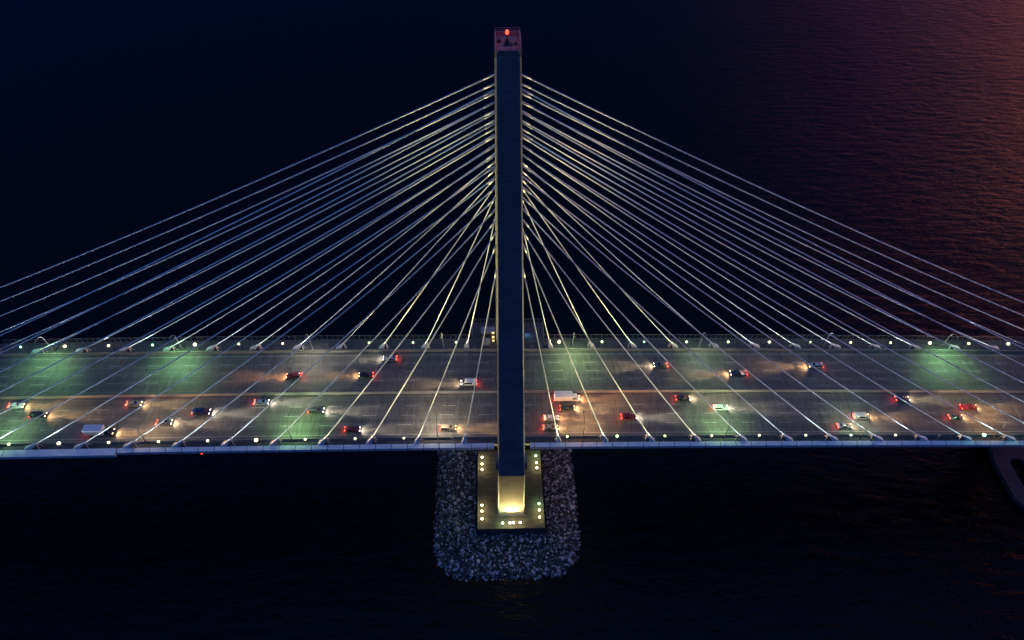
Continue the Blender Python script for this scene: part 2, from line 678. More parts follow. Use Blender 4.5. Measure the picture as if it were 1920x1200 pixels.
def leg_mesh(sgn):
    mb_ = MB()
    secs_ = []
    for z in (9.9, 20, 31, 42, KZ, 70, 90, 110, 130, 150, 165, 176.6):
        h, yf = leg_half(z), leg_front(z)
        d = leg_depth(z)
        c = 0.42
        yb = min(yf + d, -0.004)
        cx = -0.22
        pts = [(cx - h, yf + c, z), (cx - h + c * 0.8, yf, z), (cx + h - c * 0.8, yf, z), (cx + h, yf + c, z),
               (cx + h, yb - c, z), (cx + h - c * 0.8, yb, z), (cx - h + c * 0.8, yb, z), (cx - h, yb - c, z)]
        secs_.append([(x, y * (1 if sgn < 0 else -1), zz_) for x, y, zz_ in pts])
    mb_.loft(secs_)
    return mb_


tower = thing('bridge_tower', (0, 0, 0), 'tall dark concrete bridge tower rising from the stone island in front of the deck',
              'bridge tower')
for sgn in (-1, 1):
    leg = leg_mesh(sgn).build('leg', MAT['tower'], tower)
    for sx in (-1, 1):
        br = MB()
        x0 = -0.22 + sx * (leg_half(56) + 0.0)
        x1 = x0 + sx * 0.75
        yb = leg_front(56)
        y0, y1 = (yb + 1.2, yb + 4.6)
        if sgn > 0:
            y0, y1 = -y1, -y0
        br.box(min(x0, x1), max(x0, x1), y0, y1, 54.0, 58.2, 0.08)
        br.build('bearing_bracket', MAT['tower'], leg)
mb = MB()
mb.box(-3.6, 3.2, -21.5, 21.5, 50.5, 55.2, 0.3)
mb.build('crossbeam', MAT['tower'], tower)
mb = MB()     # roof cap and parapet
hw = 2.56
mb.box(-0.22 - hw, -0.22 + hw, -4.06, 4.06, 176.4, 176.9)
mb.build('roof_slab', MAT['concrete'], tower)
mb = MB()
for (x0, x1, y0, y1) in ((-0.22 - hw, -0.22 + hw, -4.06, -3.76), (-0.22 - hw, -0.22 + hw, 3.76, 4.06),
                         (-0.22 - hw, -0.22 - hw + 0.3, -3.76, 3.76), (-0.22 + hw - 0.3, -0.22 + hw, -3.76, 3.76)):
    mb.box(x0, x1, y0, y1, 176.9, 177.75)
mb.build('parapet', MAT['concrete'], tower)
mb = MB()
for z in (178.1, 178.45):
    mb.tube([(-0.22 - hw + 0.15, -3.9, z), (-0.22 + hw - 0.15, -3.9, z), (-0.22 + hw - 0.15, 3.9, z),
             (-0.22 - hw + 0.15, 3.9, z), (-0.22 - hw + 0.15, -3.9, z)], 0.025, 6)
for x in rng(-0.22 - hw + 0.15, -0.22 + hw - 0.15, 1.0):
    for y in (-3.9, 3.9):
        mb.tube([(x, y, 177.7), (x, y, 178.45)], 0.025, 6)
for y in rng(-3.9, 3.9, 1.1):
    for x in (-0.22 - hw + 0.15, -0.22 + hw - 0.15):
        mb.tube([(x, y, 177.7), (x, y, 178.45)], 0.025, 6)
mb.build('roof_railing', MAT['steel'], tower)
mb = MB()
mb.box(-1.0, 0.75, -0.6, 0.5, 176.9, 177.15, 0.03)
mb.box(-0.75, 0.05, -0.35, 0.35, 177.15, 177.9, 0.05)
mb.tube([(-0.35, 0, 177.9), (-0.35, 0, 178.9)], 0.16, 10)
bc = mb.build('beacon', MAT['darkpole'], tower)
mb = MB()
mb.sphere((-0.35, 0, 179.35), 0.34, 12, 8, 1.35)
mb.build('beacon_lens', MAT['beacon'], bc)
lamp('beacon_light', 'POINT', bc, (-0.35, 0, 179.95), 190, (1.0, 0.06, 0.13), 0.3)
mb = MB()
mb.box(-2.2, -1.5, 0.9, 1.5, 176.9, 177.5, 0.03)
mb.build('vent_box', MAT['darkpole'], tower)
mb = MB()
mb.box(1.0, 1.6, -0.2, 0.4, 176.9, 177.35, 0.03)
mb.build('roof_hatch', MAT['darkpole'], tower)
mb = MB()
mb.tube([(0.1, -3.4, 176.9), (0.1, -3.4, 177.9)], 0.12, 8)
mb.build('vent_pipe', MAT['darkpole'], tower)

# footings
for (y0, y1, zt, lab) in ((-25.0, 7.2, 10.0, 'broad concrete footing under the near tower leg with floodlights on top'),
                          (11.0, 25.0, 10.0, 'concrete footing of the far tower leg beneath the bridge deck')):
    mb = MB()
    secs = []
    for z, i in ((3.0, 0), (zt - 0.12, 0), (zt, 0.12)):
        x0, x1 = -12.65 + i, 11.95 - i
        secs.append([(x0, y0 + i, z), (x1, y0 + i, z), (x1, y1 - i, z), (x0, y1 - i, z)])
    mb.loft(secs)
    tag(mb.build('tower_footing', MAT['cap']), lab, 'footing')
mb = MB()   # pedestal rim where the leg meets the footing
mb.box(-5.3, 4.9, -20.0, -13.4, 10.0, 10.35, 0.06)
mb.build('leg_plinth', MAT['tower'], tower)

# floodlights standing on the footing
FL = [(-10.9, 3.8, (1.0, .82, .50), 's'), (-10.9, 0.9, (1.0, .80, .42), 's'), (-10.9, -1.5, (1.0, .80, .40), 's'),
      (-10.9, -16.1, (1.0, .92, .42), 's'), (-10.9, -18.4, (1.0, .72, .30), 's'), (-10.9, -21.3, (1.0, .86, .40), 's'),
      (10.05, 3.9, (.62, 1.0, .45), 's'), (10.1, 0.9, (1.0, .72, .26), 's'), (10.2, -1.3, (1.0, .86, .46), 's'),
      (10.2, -16.0, (.50, 1.0, .42), 's'), (10.2, -18.5, (1.0, .92, .42), 's'), (10.1, -21.2, (1.0, .84, .28), 's'),
      (-3.4, -23.2, (.55, 1.0, .48), 'f'), (-0.7, -23.2, (1.0, .84, .50), 'f'), (0.55, -23.2, (1.0, .82, .46), 'f'),
      (3.0, -23.2, (1.0, .82, .44), 'f')]
FLAB = ['warm floodlight at the back of the left footing edge, farthest of its back trio',
        'warm floodlight in the middle of the back trio on the left footing edge',
        'warm floodlight nearest the viewer in the back trio on the left footing edge',
        'pale yellow floodlight farthest back in the front trio on the left footing edge',
        'orange floodlight in the middle of the front trio on the left footing edge',
        'bright floodlight at the front left corner of the footing',
        'greenish floodlight at the back of the right footing edge, farthest of its trio',
        'orange floodlight in the middle of the back trio on the right footing edge',
        'warm floodlight nearest the viewer in the back trio on the right footing edge',
        'green floodlight farthest back in the front trio on the right footing edge',
        'pale yellow floodlight in the middle of the front trio on the right footing edge',
        'amber floodlight at the front right corner of the footing',
        'green floodlight leftmost of the four lamps before the lit tower base',
        'warm floodlight left of the middle pair before the lit tower base',
        'warm floodlight right of the middle pair before the lit tower base',
        'warm floodlight rightmost of the four lamps before the lit tower base']
for (x, y, col, kd), lab in zip(FL, FLAB):
    t = thing('floodlight', (x, y, 10.0), lab, 'floodlight', 'floodlights on the tower footing')
    aim = Vector((-x * 0.62, 0 if kd == 's' else 2.2, 9.0)) if kd == 's' else Vector((0.0, 3.2, 8.0))
    if kd == 's':
        aim = Vector((-0.9 if x > 0 else 0.9, -0.25 if y < -10 else -0.8, 7.0))
    aim.normalize()
    m1 = MB()
    m1.box(-0.3, 0.3, -0.3, 0.3, 0, 0.12, 0.02)
    m1.tube([(-0.32, 0, 0.1), (-0.32, 0, 0.62)], 0.04, 6)
    m1.tube([(0.32, 0, 0.1), (0.32, 0, 0.62)], 0.04, 6)
    m1.build('bracket', MAT['darkpole'], t)
    c = Vector((0, 0, 0.62))
    m2 = MB()
    m2.tube([c - aim * 0.28, c - aim * 0.1, c + aim * 0.16], [0.16, 0.27, 0.32], 10)
    h = m2.build('housing', MAT['darkpole'], t)
    m3 = MB()
    m3.sphere(c + aim * 0.22, 0.44, 10, 6, 0.8)
    m3.build('lens', lens(col, 9.0), h)
    if kd == 's':
        lamp('flood_beam', 'SPOT', t, c + aim * 0.62, P_BASE_SIDE, tuple(a_ * b_ for a_, b_ in zip(col, (1, .9, .7))), 0.25, aim, 100, 0.8)
    else:
        lamp('flood_beam', 'SPOT', t, c + aim * 0.62, P_BASE_FRONT * (1.7 if abs(x) < 1 else 0.4), tuple(a_ * b_ for a_, b_ in zip(col, (1, .84, .52))), 0.25, aim, 84, 1.0)
    lamp('spill', 'POINT', t, c + Vector((0, 0, 0.8)), 230, col, 0.3)

# ------------------------------------------------------------------ deck
X0, X1 = -300.0, 330.0
XS = rng(X0, X1, 10)
deck = thing('bridge_deck', (0, 0, 0), 'long cable stayed bridge deck crossing the whole picture above dark water', 'bridge deck')
mb = MB()
mb.along(XS, [(-18.9, -0.35), (-18.2, -3.0), (22.6, -3.0), (22.9, -0.35)])
mb.build('girder', MAT['girder'], deck)
mb = MB()
mb.along(XS, [(-19.3, -0.05), (-19.3, -0.34), (22.9, -0.34), (22.9, -0.05)])
mb.build('slab', MAT['walk'], deck)
# road
mb = MB()
mb.along(XS, [(16.75, 0.0), (-16.75, 0.0)], closed=False)
tag(mb.build('road', MAT['road']), kind='structure')
# footway with the overlook around the tower
mb = MB()
mb.along(XS, [(22.75, 0.06), (22.75, -0.04), (18.2, -0.04), (18.2, 0.06)])
tag(mb.build('footway', MAT['walk']), kind='structure')
mb = MB()
mb.along(rng(-12.8, 12.5, 4), [(30.1, 0.06), (30.1, -0.75), (22.91, -0.75), (22.91, 0.06)])
mb.build('overlook_slab', MAT['walk'], deck)
mb = MB()
mb.along(XS, [(-18.0, 0.02), (-18.0, -0.03), (-19.3, -0.03), (-19.3, 0.02)])
tag(mb.build('service_path', MAT['walk']), kind='structure')


def barrier(name, yc, wb, wt, h, label):
    mb_ = MB()
    mb_.along(XS, [(yc + wb, 0.0), (yc + wb * 0.95, 0.12), (yc + wt * 1.25, 0.38), (yc + wt, h), (yc - wt, h),
                   (yc - wt * 1.25, 0.38), (yc - wb * 0.95, 0.12), (yc - wb, 0.0)])
    return tag(mb_.build(name, MAT['concrete']), label, 'barrier')


barrier('median_barrier', 0.0, 0.42, 0.17, 0.95, 'pale concrete barrier along the middle between the two carriageways')
barrier('traffic_barrier', 17.35, 0.42, 0.20, 0.95, 'pale concrete barrier between the far carriageway and the footway')
barrier('traffic_barrier', -17.25, 0.36, 0.17, 0.95, 'dark backed concrete barrier along the near edge of the carriageway')

# fairing panels on the near edge
fair = thing('edge_fairing', (0, 0, 0), 'strip of pale blue edge panels along the near side of the deck', 'edge panels',)
PW = 4.86
k0 = int(X0 / PW)


def fairing_panel(x0, x1, y0, y1, z0=0.42, z1=0.0):
    m_ = MB()
    m_.along([x0, x1], [(y0, z0), (y1, z1), (y1, z1 - 1.3), (y0, z0 - 1.3)])
    return m_


x = -119.3
px = [x + PW * i for i in range(0, 90)]
for a in px:
    b_ = a + PW - 0.20
    if a > 300:
        break
    if b_ > -5.4 and a < 5.6:
        if a < -5.4:
            b_ = -5.4
        elif b_ > 5.6:
            a = 5.6
        else:
            continue
    fairing_panel(a, b_, -19.32, -20.62).build('panel', MAT['fairing'], fair)
for a, b_ in ((X0, -5.4), (5.6, 300)):
    m_ = MB()
    m_.along(rng(a, b_, 10), [(-19.31, 0.34), (-20.56, -0.08), (-20.56, -1.2), (-19.31, -1.2)])
    m_.build('light_stop_strip', MAT['girder'], fair)  # dark strip added under the panels to stop floodlight leaking through the gaps
wide = thing('edge_gantry', (0, 0, 0), 'wider pale blue edge section projecting at the left end of the deck', 'edge platform')
for a in (-119.4 - 33.2, -119.4 - 66.5):
    fairing_panel(a, a + 33.1, -19.32, -21.45, 0.50, 0.08).build('panel', MAT['fairing'], wide)

# footway railing


def railing(name, pts, label, hgt=2.3, step=1.85):
    root = thing(name, (pts[0][0], pts[0][1], dz(pts[0][0])), label, 'railing')
    off = Vector(root.location)
    m_ = MB()
    path = []
    for (xa, ya), (xb, yb) in zip(pts[:-1], pts[1:]):
        L = sqrt((xb - xa) ** 2 + (yb - ya) ** 2)
        n = max(1, round(L / step))
        for i in range(n):
            path.append((xa + (xb - xa) * i / n, ya + (yb - ya) * i / n))
    path.append(pts[-1])
    for z, r_ in ((hgt, 0.05), (hgt * 0.67, 0.018), (hgt * 0.36, 0.018), (0.15, 0.03)):
        m_.tube([Vector((xa, ya, dz(xa) + z)) - off for xa, ya in path], r_, 6)
    m_.build('rail', MAT['pole'], root)
    for n_, (xa, ya) in enumerate(path):
        if n_ >= 99:
            break
        p_ = MB()
        b0 = Vector((xa, ya, dz(xa) + 0.05)) - off
        p_.tube([b0, b0 + Vector((0, 0, hgt - 0.05))], 0.035, 6)
        p_.box(b0.x - 0.11, b0.x + 0.11, b0.y - 0.11, b0.y + 0.11, b0.z, b0.z + 0.03)
        p_.build('post', MAT['pole'], root)
    return root


railing('footway_railing', [(-12.8, 22.6), (-172, 22.6)], 'grey post and rail fence along the far footway left of the tower')
railing('footway_railing', [(12.5, 22.6), (192, 22.6)], 'grey post and rail fence along the far footway right of the tower')
railing('overlook_railing', [(-12.7, 22.85), (-12.7, 29.9), (12.4, 29.9), (12.4, 22.85)],
        'grey railing around the square overlook behind the tower', 2.3, 1.5)

# overlook fittings
t = thing('utility_cabinet', (-7.6, 20.2, dz(-7.6) + 0.06), 'grey utility cabinet on the footway left of the tower', 'cabinet')
mb = MB()
mb.box(-1.25, 1.0, -1.0, 1.0, 0, 1.9, 0.04)
cb = mb.build('body', MAT['pole'], t)
mb = MB()
mb.box(-1.4, 1.15, -1.15, 1.15, 1.9, 2.05, 0.03)
mb.build('roof', MAT['pole'], cb)
for s in (-1, 1):
    mb = MB()
    mb.box(s * 0.5 - 0.48 - 0.12, s * 0.5 + 0.48 - 0.12, -1.04, -1.003, 0.15, 1.75)
    d = mb.build('door', MAT['steel'], cb)
t = thing('utility_hut', (-7.0, 24.6, dz(-7) + 0.06), 'small dark hut on the overlook beside the far tower leg', 'hut')
mb = MB()
mb.box(-2.4, 2.2, -1.3, 1.3, 0, 2.4, 0.04)
mb.build('wall', MAT['walk'], t)
mb = MB()
mb.box(-2.55, 2.35, -1.45, 1.45, 2.4, 2.6, 0.03)
mb.build('roof', MAT['pole'], t)
t = thing('access_ladder', (-5.3, 20.4, dz(-5.3) + 0.06), 'yellow lit ladder cage against the left side of the far tower leg', 'ladder')
mb = MB()
for sx in (-0.42, 0.42):
    mb.box(sx - 0.07, sx + 0.07, -0.07, 0.07, 0, 5.6)
    mb.box(sx - 0.05, sx + 0.05, 0.9, 1.0, 0, 5.6)
fr_ = mb.build('frame', MAT['yellowpost'], t)
mb = MB()
for i in range(14):
    mb.tube([(-0.42, 0, 0.35 + i * 0.38), (0.42, 0, 0.35 + i * 0.38)], 0.03, 6)
mb.build('rung', MAT['yellowpost'], fr_)
for z in (1.0, 3.0, 5.2):
    mb = MB()
    mb.box(-0.36, 0.36, 0.25, 0.75, z, z + 0.12, 0.02)
    mb.build('lamp', lens((1.0, .72, .30), 2.5), t)
lamp('ladder_light', 'POINT', t, (0.0, -0.4, 3.2), 50, (1.0, 0.70, 0.28), 0.3)
for x, y, lab, mt in ((-11.8, 18.75, 'grey stub post on the footway left of the cabinet', 'pole'),
                      (8.0, 18.75, 'small yellow post on the footway right of the tower', 'yellowpost')):
    t = thing('bollard', (x, y, dz(x) + 0.06), lab, 'bollard', 'stub posts beside the tower')
    mb = MB()
    mb.tube([(0, 0, 0), (0, 0, 0.9), (0, 0, 1.0)], [0.17, 0.17, 0.09], 10)
    mb.build('post', MAT[mt], t)
    mb = MB()
    mb.box(-0.25, 0.25, -0.25, 0.25, 0, 0.04)
    mb.build('base_plate', MAT['steel'], t)
t = thing('blue_lamp', (5.35, 25.0, dz(5) + 0.06), 'small blue lamp on a stand at the overlook right of the tower', 'lamp')
mb = MB()
mb.tube([(0, 0, 0), (0, 0, 1.5)], 0.05, 8)
mb.build('post', MAT['steel'], t)
mb = MB()
mb.sphere((0, 0, 1.66), 0.20, 10, 6)
mb.build('lens', MAT['bluelens'], t)
lamp('blue_light', 'SPOT', t, (0.25, -0.1, 1.6), 420, (0.14, 0.5, 1.0), 0.08, (0.75, -0.6, -1.0), 70, 0.7)
t = thing('navigation_lamp', (-95.2, -19.5, dz(-95.2) - 3.2), 'small red lamp hanging under the near edge of the deck', 'lamp')
mb = MB()
mb.tube([(0, 0, 0.5), (0, 0, 2.0)], 0.06, 8)
mb.tube([(0, 0, 2.0), (0, 1.4, 2.2)], 0.06, 8)
mb.build('hanger', MAT['darkpole'], t)
mb = MB()
mb.sphere((0, -0.1, 0.28), 0.28, 10, 6)
mb.build('lens', MAT['rednav'], t)
lamp('red_light', 'POINT', t, (0, -0.6, 0.2), 8, (1.0, 0.05, 0.03), 0.1)

# ------------------------------------------------------------------ neighbour pier and its fender
t = thing('pier_fender', (0, 0, 0), 'dark angular concrete ring round the next pier at the right edge', 'fender')


def ring(outer, inner, z0, z1):
    m_ = MB()
    n = len(outer)
    v = [(x_, y_, z0) for x_, y_ in outer] + [(x_, y_, z1) for x_, y_ in outer] + \
        [(x_, y_, z0) for x_, y_ in inner] + [(x_, y_, z1) for x_, y_ in inner]
    f = []
    for i in range(n):
        j = (i + 1) % n
        f += [(i, j, n + j, n + i), (2 * n + j, 2 * n + i, 3 * n + i, 3 * n + j), (n + i, n + j, 3 * n + j, 3 * n + i)]
    m_.add(v, f)
    return m_


outer = [(194.6, -14.8), (197.0, -18.6), (211.0, -18.6), (213.4, -14.8), (213.4, 0.0), (211.2, 9.0), (211, 22), (196.8, 22), (196.8, 8.6), (194.6, 0.0)]
inner = [(200.6, -12.2), (201.6, -13.2), (206.4, -13.2), (207.4, -12.2), (207.4, 0.0), (206.2, 1.9), (205.6, 2.2), (202.4, 2.2), (201.8, 1.9), (200.6, 0.0)]
ring(outer, inner, -1.5, 2.0).build('wall', MAT['girder'], t)
t = thing('bridge_pier', (204, 14, 2), 'dark concrete pier standing under the deck at the right edge', 'pier')
mb = MB()
mb.box(-3.4, 3.4, -3.0, 6.0, -0.5, 46.0, 0.6)
mb.build('shaft', MAT['tower'], t)
mb = MB()
mb.box(-4.2, 4.2, -22, 8, 46.0, 48.6, 0.4)
mb.build('cap', MAT['tower'], t)

# ------------------------------------------------------------------ stay cables
NEAR_Z = [127.0, 133.9, 137.4, 140.4, 143.2, 145.9, 148.4, 150.9, 153.4, 155.8, 157.9, 160.4, 162.8, 164.9, 167.1, 169.5]
FAR_Z = [124.6, 132.6, 136.2, 139.0, 141.8, 144.5, 147.1, 149.8, 152.3, 154.6, 157.0, 159.6, 161.9, 164.2, 166.6, 168.9]
for side in (-1, 1):                 # -1 near plane, +1 far plane
    zs = NEAR_Z if side < 0 else FAR_Z
    for dirn in (-1, 1):             # left, right of the tower
        for k in range(1, 17):
            zt = zs[k - 1]
            yt = side * abs(leg_front(zt) + leg_depth(zt) * 0.5)
            xt = -0.22 + dirn * leg_half(zt)
            xa, ya = dirn * S * k, side * 18.72
            za = dz(xa) + 0.03
            A, T = Vector((xa, ya, za)), Vector((xt, yt, zt))
            d = (T - A).normalized()
            pl = 'near' if side < 0 else 'far'
            lr = 'left' if dirn < 0 else 'right'
            seen = -165 < xa < (172 if side < 0 else 185)
            if seen:
                lab = 'white stay cable rising from the %s %s-edge anchor %s of the tower' % (ORD[k], pl, lr)
            else:
                lab = 'white stay cable, %s from the top on the %s side, %s plane' % (ORD[17 - k], lr, pl)
            t = thing('stay_cable', A, lab, 'cable', 'stay cables of the %s plane' % pl)
            m_ = MB()
            ps = []
            L = (T - A).length
            for i in range(13):
                s = i / 12
                p = d * (L * s)
                p.z -= 4 * s * (1 - s) * L * L * 4.0e-5      # slight sag
                ps.append(p)
            m_.tube(ps, 0.145, 12)
            m_.build('sheath', MAT['cable'], t)
            m_ = MB()
            m_.tube([d * (L - 2.6), d * (L + 0.1)], [0.19, 0.22], 8)
            m_.build('sleeve', MAT['anchor'], t)
            if seen or k <= 12:
                # anchor housing: tapered box along the cable, standing on the deck edge
                sy = Vector((0, 1, 0))
                up = d.cross(sy).normalized()
                sy = up.cross(d).normalized()
                steep = abs(d.z)
                hl_ = 3.7
                m_ = MB()
                secs = []
                for q, w, h_ in ((-0.35, 0.62, 0.75), (0.9, 0.60, 0.66), (2.2, 0.40, 0.42), (hl_, 0.22, 0.22)):
                    c = d * q
                    secs.append([c - sy * w - up * h_, c + sy * w - up * h_, c + sy * w + up * h_, c - sy * w + up * h_])
                for sct in secs:                      # keep the foot on the deck
                    for i_, p in enumerate(sct):
                        if p.z < -0.02:
                            sct[i_] = Vector((p.x, p.y, -0.02))
                m_.loft(secs)
                hb = m_.build('anchor_housing', MAT['anchor'], t)
                m_ = MB()
                m_.tube([d * 3.5, d * 4.3], [0.33, 0.33], 10)
                m_.build('collar', MAT['anchor'], hb)
                m_ = MB()
                m_.box(-0.95, 0.95, -0.85, 0.85, -0.02, 0.06)
                m_.build('base_plate', MAT['steel'], hb)
                if k > 1:
                    foot = d * 4.1
                    for sy_ in (-0.75, 0.75):
                        m_ = MB()
                        fx = foot.x - dirn * 0.55
                        m_.tube([foot, (fx, foot.y + sy_, 0.0)], 0.10, 6)
                        m_.box(fx - 0.2, fx + 0.2, foot.y + sy_ - 0.2, foot.y + sy_ + 0.2, 0, 0.05)
                        m_.build('strut', MAT['anchor'], t)

# ------------------------------------------------------------------ cable lamps along both edges
YG, YW, GR, WM, OR = (0.78, 1.0, 0.28), (1.0, 0.90, 0.42), (0.30, 1.0, 0.42), (1.0, 0.78, 0.42), (1.0, 0.62, 0.28)
FARL = [(-164.0, GR, .8, 'small green'), (-149.4, YW, 1.2, 'bright pale yellow'), (-134.9, YW, 1.0, 'pale yellow'), (-120.3, GR, .9, 'greenish'),
        (-106.2, WM, 1.6, 'large warm white'), (-91.5, YG, .8, 'yellow green'), (-76.8, WM, .8, 'warm white'), (-62.2, None, 0, 'unlit'),
        (-47.6, YG, .8, 'yellow green'), (-32.7, (0.5, 1.0, .4), .7, 'green'), (-18.1, YW, .6, 'small yellow'),
        (17.4, OR, 1.6, 'large orange'), (32.3, YG, 1.0, 'yellow green'), (47.0, GR, .6, 'small green'), (61.9, YG, .9, 'yellow green'),
        (76.6, YG, .9, 'yellow green'), (91.3, YW, 1.1, 'pale yellow'), (105.9, YG, .8, 'yellow green'), (120.5, YW, .9, 'pale yellow'),
        (135.0, YG, .8, 'yellow green'), (149.4, YW, 1.3, 'bright pale yellow'), (163.7, YG, 1.1, 'yellow green'), (178.4, YW, 1.3, 'bright pale yellow')]
NEARL = [(-150.3, YG, 1.0, 'yellow green'), (-135.6, YW, 1.3, 'bright pale yellow'), (-120.9, YW, 1.0, 'pale yellow'), (-106.2, YG, .9, 'yellow green'),
         (-91.6, YW, .9, 'pale yellow'), (-77.2, WM, 1.6, 'large warm white'), (-62.5, YW, .8, 'pale yellow'), (-47.5, YW, .8, 'pale yellow'),
         (-32.8, YW, .6, 'small yellow'), (-18.1, None, 0, 'unlit'), (17.1, YG, .8, 'yellow green'), (32.5, (.6, 1.0, .35), 1.1, 'green tinted'),
         (47.4, YG, .8, 'yellow green'), (62.1, YW, .7, 'pale yellow'), (77.1, YW, .8, 'pale yellow'), (91.9, YG, .8, 'yellow green'),
         (106.4, (.75, 1.0, .7), .7, 'white green'), (120.8, YW, .8, 'pale yellow'), (135.3, None, 0, 'unlit'),
         (149.8, GR, 1.5, 'bright green'), (164.2, GR, 1.1, 'green')]


def nth(lst, i):
    x_ = lst[i][0]
    if x_ < 0:
        n = sum(1 for l in lst if x_ <= l[0] < 0)
        return ORD[n] + ' left of the tower'
    n = sum(1 for l in lst if 0 < l[0] <= x_)
    return ORD[n] + ' right of the tower'


for lst, sy in ((FARL, 1), (NEARL, -1)):
    for i, (x, col, s, nm) in enumerate(lst):
        y = sy * 18.75
        t = thing('cable_lamp', (x, y, dz(x) + 0.05), '%s lamp post on the %s deck edge, %s' % (nm, 'far' if sy > 0 else 'near', nth(lst, i)),
                  'lamp post', 'cable lamps on the %s edge' % ('far' if sy > 0 else 'near'))
        tilt = 0.9 if sy > 0 else 1.2
        m_ = MB()
        m_.tube([(0, 0, 0), (0, 0, 2.35)], [0.09, 0.07], 8)
        m_.box(-0.2, 0.2, -0.2, 0.2, 0, 0.05)
        m_.build('post', MAT['pole'], t)
        m_ = MB()
        m_.tube([(0, 0, 2.3), (0, 0, 2.5), (0, 0, 2.78)], [0.10, 0.26, 0.32], 10)
        hd = m_.build('head', MAT['pole'], t)
        m_ = MB()
        m_.sphere((0, 0, 2.86), 0.20 + 0.24 * s, 12, 8, 0.8)
        if col:
            m_.build('lens', lens(col, (1.5 if col == GR else 1.9) if s < 1.2 else 3.5), hd)
            warm = tuple(0.45 * c + 0.55 * w for c, w in zip(col, (1.0, 0.92, 0.62)))
            if abs(x) > 70:          # cooler lamps towards the ends
                warm = tuple(0.3 * c + 0.7 * w for c, w in zip(warm, (0.62, 0.82, 1.0)))
            up = lamp('cable_beam', 'SPOT', t, (0, 0, 3.35), P_CABLE * (0.75 + 0.25 * s), warm, 0.25,
                      (-0.35 if x > 0 else 0.35, 0, 1), 165, 0.35)
            lamp('spill', 'POINT', t, (0, 0, 3.45), P_LOCAL * s * (1.0 if sy > 0 or col == GR else 0.4), col, 0.3)
            if abs(x) < 48:
                tgt = Vector((4.5 if x > 0 else -4.5, sy * (9.5 if abs(x) < 30 else 6.0), 138 if abs(x) < 30 else 150))
                lamp('mast_beam', 'SPOT', t, (0, 0, 3.3), P_MAST * (1.0 if abs(x) < 20 else 0.8) * (1.0 if x < 0 or sy > 0 else 0.6), (1.0, 0.87, 0.36), 0.2,
                     tgt - Vector((x, y, dz(x) + 3.3)), 42, 0.9)
        else:
            m_.build('lens', MAT['glass'], hd)

# ------------------------------------------------------------------ road lights on tall curved poles
GREEN, GREY, WARM, ORNG = (0.42, 1.0, 0.40), (1.0, 0.95, 0.72), (1.0, 0.72, 0.42), (1.0, 0.52, 0.20)
FARP = [(-154.0, GREEN, 1.0), (-111.0, GREEN, 1.15), (-67.2, GREY, .55), (-22.5, None, 0), (22.1, (0.62, 1.0, .42), 1.0), (66.7, (.7, 1.0, .62), .45),
        (111.2, None, 0), (154.4, GREEN, 1.3)]
NEARP = [(-154.2, (0.5, 1.0, .4), 1.0), (-110.5, WARM, .55), (-66.8, (0.48, 1.0, .34), 1.3), (-22.6, (1.0, .86, .6), 1.1), (22.1, ORNG, .75), (66.7, (.55, 1.0, .42), 1.1),
         (110.8, (.8, 1.0, .6), .6), (154.3, ORNG, .6)]


def pole_label(lst, i, edge):
    return 'tall curved road light pole on the %s deck edge, %s' % (edge, nth([(p[0],) for p in lst], i))


for lst, sy in ((FARP, 1), (NEARP, -1)):
    for i, (x, col, s) in enumerate(lst):
        t = thing('road_light', (x, sy * (18.55 if sy > 0 else 18.1), dz(x) + 0.05), pole_label(lst, i, 'far' if sy > 0 else 'near'), 'street light',
                  'tall road lights on the %s edge' % ('far' if sy > 0 else 'near'))
        arm = 2.6 if sy > 0 else 3.6
        hgt = 9.6 if sy > 0 else 9.2
        pts, rad = [], []
        for q in range(4):
            pts.append((0, 0, hgt * 0.72 * q / 3))
            rad.append(0.13 - 0.03 * q / 3)
        for q in range(1, 9):
            a = q / 8 * pi / 2
            pts.append((0, -sy * arm * (1 - cos(a)), hgt * 0.72 + (hgt * 0.30) * sin(a)))
            rad.append(0.10 - 0.03 * q / 8)
        m_ = MB()
        m_.tube(pts, rad, 8)
        m_.box(-0.28, 0.28, -0.28, 0.28, 0, 0.06)
        m_.build('pole', MAT['pole' if sy > 0 else 'darkpole'], t)
        e = pts[-1]
        m_ = MB()
        secs = []
        for q, w, h_ in ((-0.05, 0.09, 0.06), (0.25, 0.17, 0.10), (0.7, 0.17, 0.09), (0.9, 0.08, 0.05)):
            yq = e[1] - sy * q
            secs.append([(-w, yq, e[2] - h_), (w, yq, e[2] - h_), (w * 0.8, yq, e[2] + h_), (-w * 0.8, yq, e[2] + h_)])
        m_.loft(secs)
        hd = m_.build('luminaire', MAT['darkpole'], t)
        m_ = MB()
        m_.box(-0.13, 0.13, e[1] - sy * 0.45 - 0.2, e[1] - sy * 0.45 + 0.2, e[2] - 0.13, e[2] - 0.112)
        if col:
            m_.build('lens', lens(col, 12.0), hd)
            lamp('road_beam', 'SPOT', t, (0, e[1] - sy * 0.5, e[2] - 0.3), P_ROAD * s, col, 0.2, (0, -sy * 0.5, -1), 150, 1.0)
        else:
            m_.build('lens', MAT['glass'], hd)

# ------------------------------------------------------------------ vehicles


def wheel_mesh(r=0.33, w=0.23):
    m_ = MB()
    n = 16
    secs = []
    for yq, rq in ((-w / 2, r * 0.9), (-w / 2 + 0.04, r), (w / 2 - 0.04, r), (w / 2, r * 0.9)):
        secs.append([(rq * cos(2 * pi * k / n), yq, rq * sin(2 * pi * k / n)) for k in range(n)])
    m_.loft(secs, True, False)
    return m_


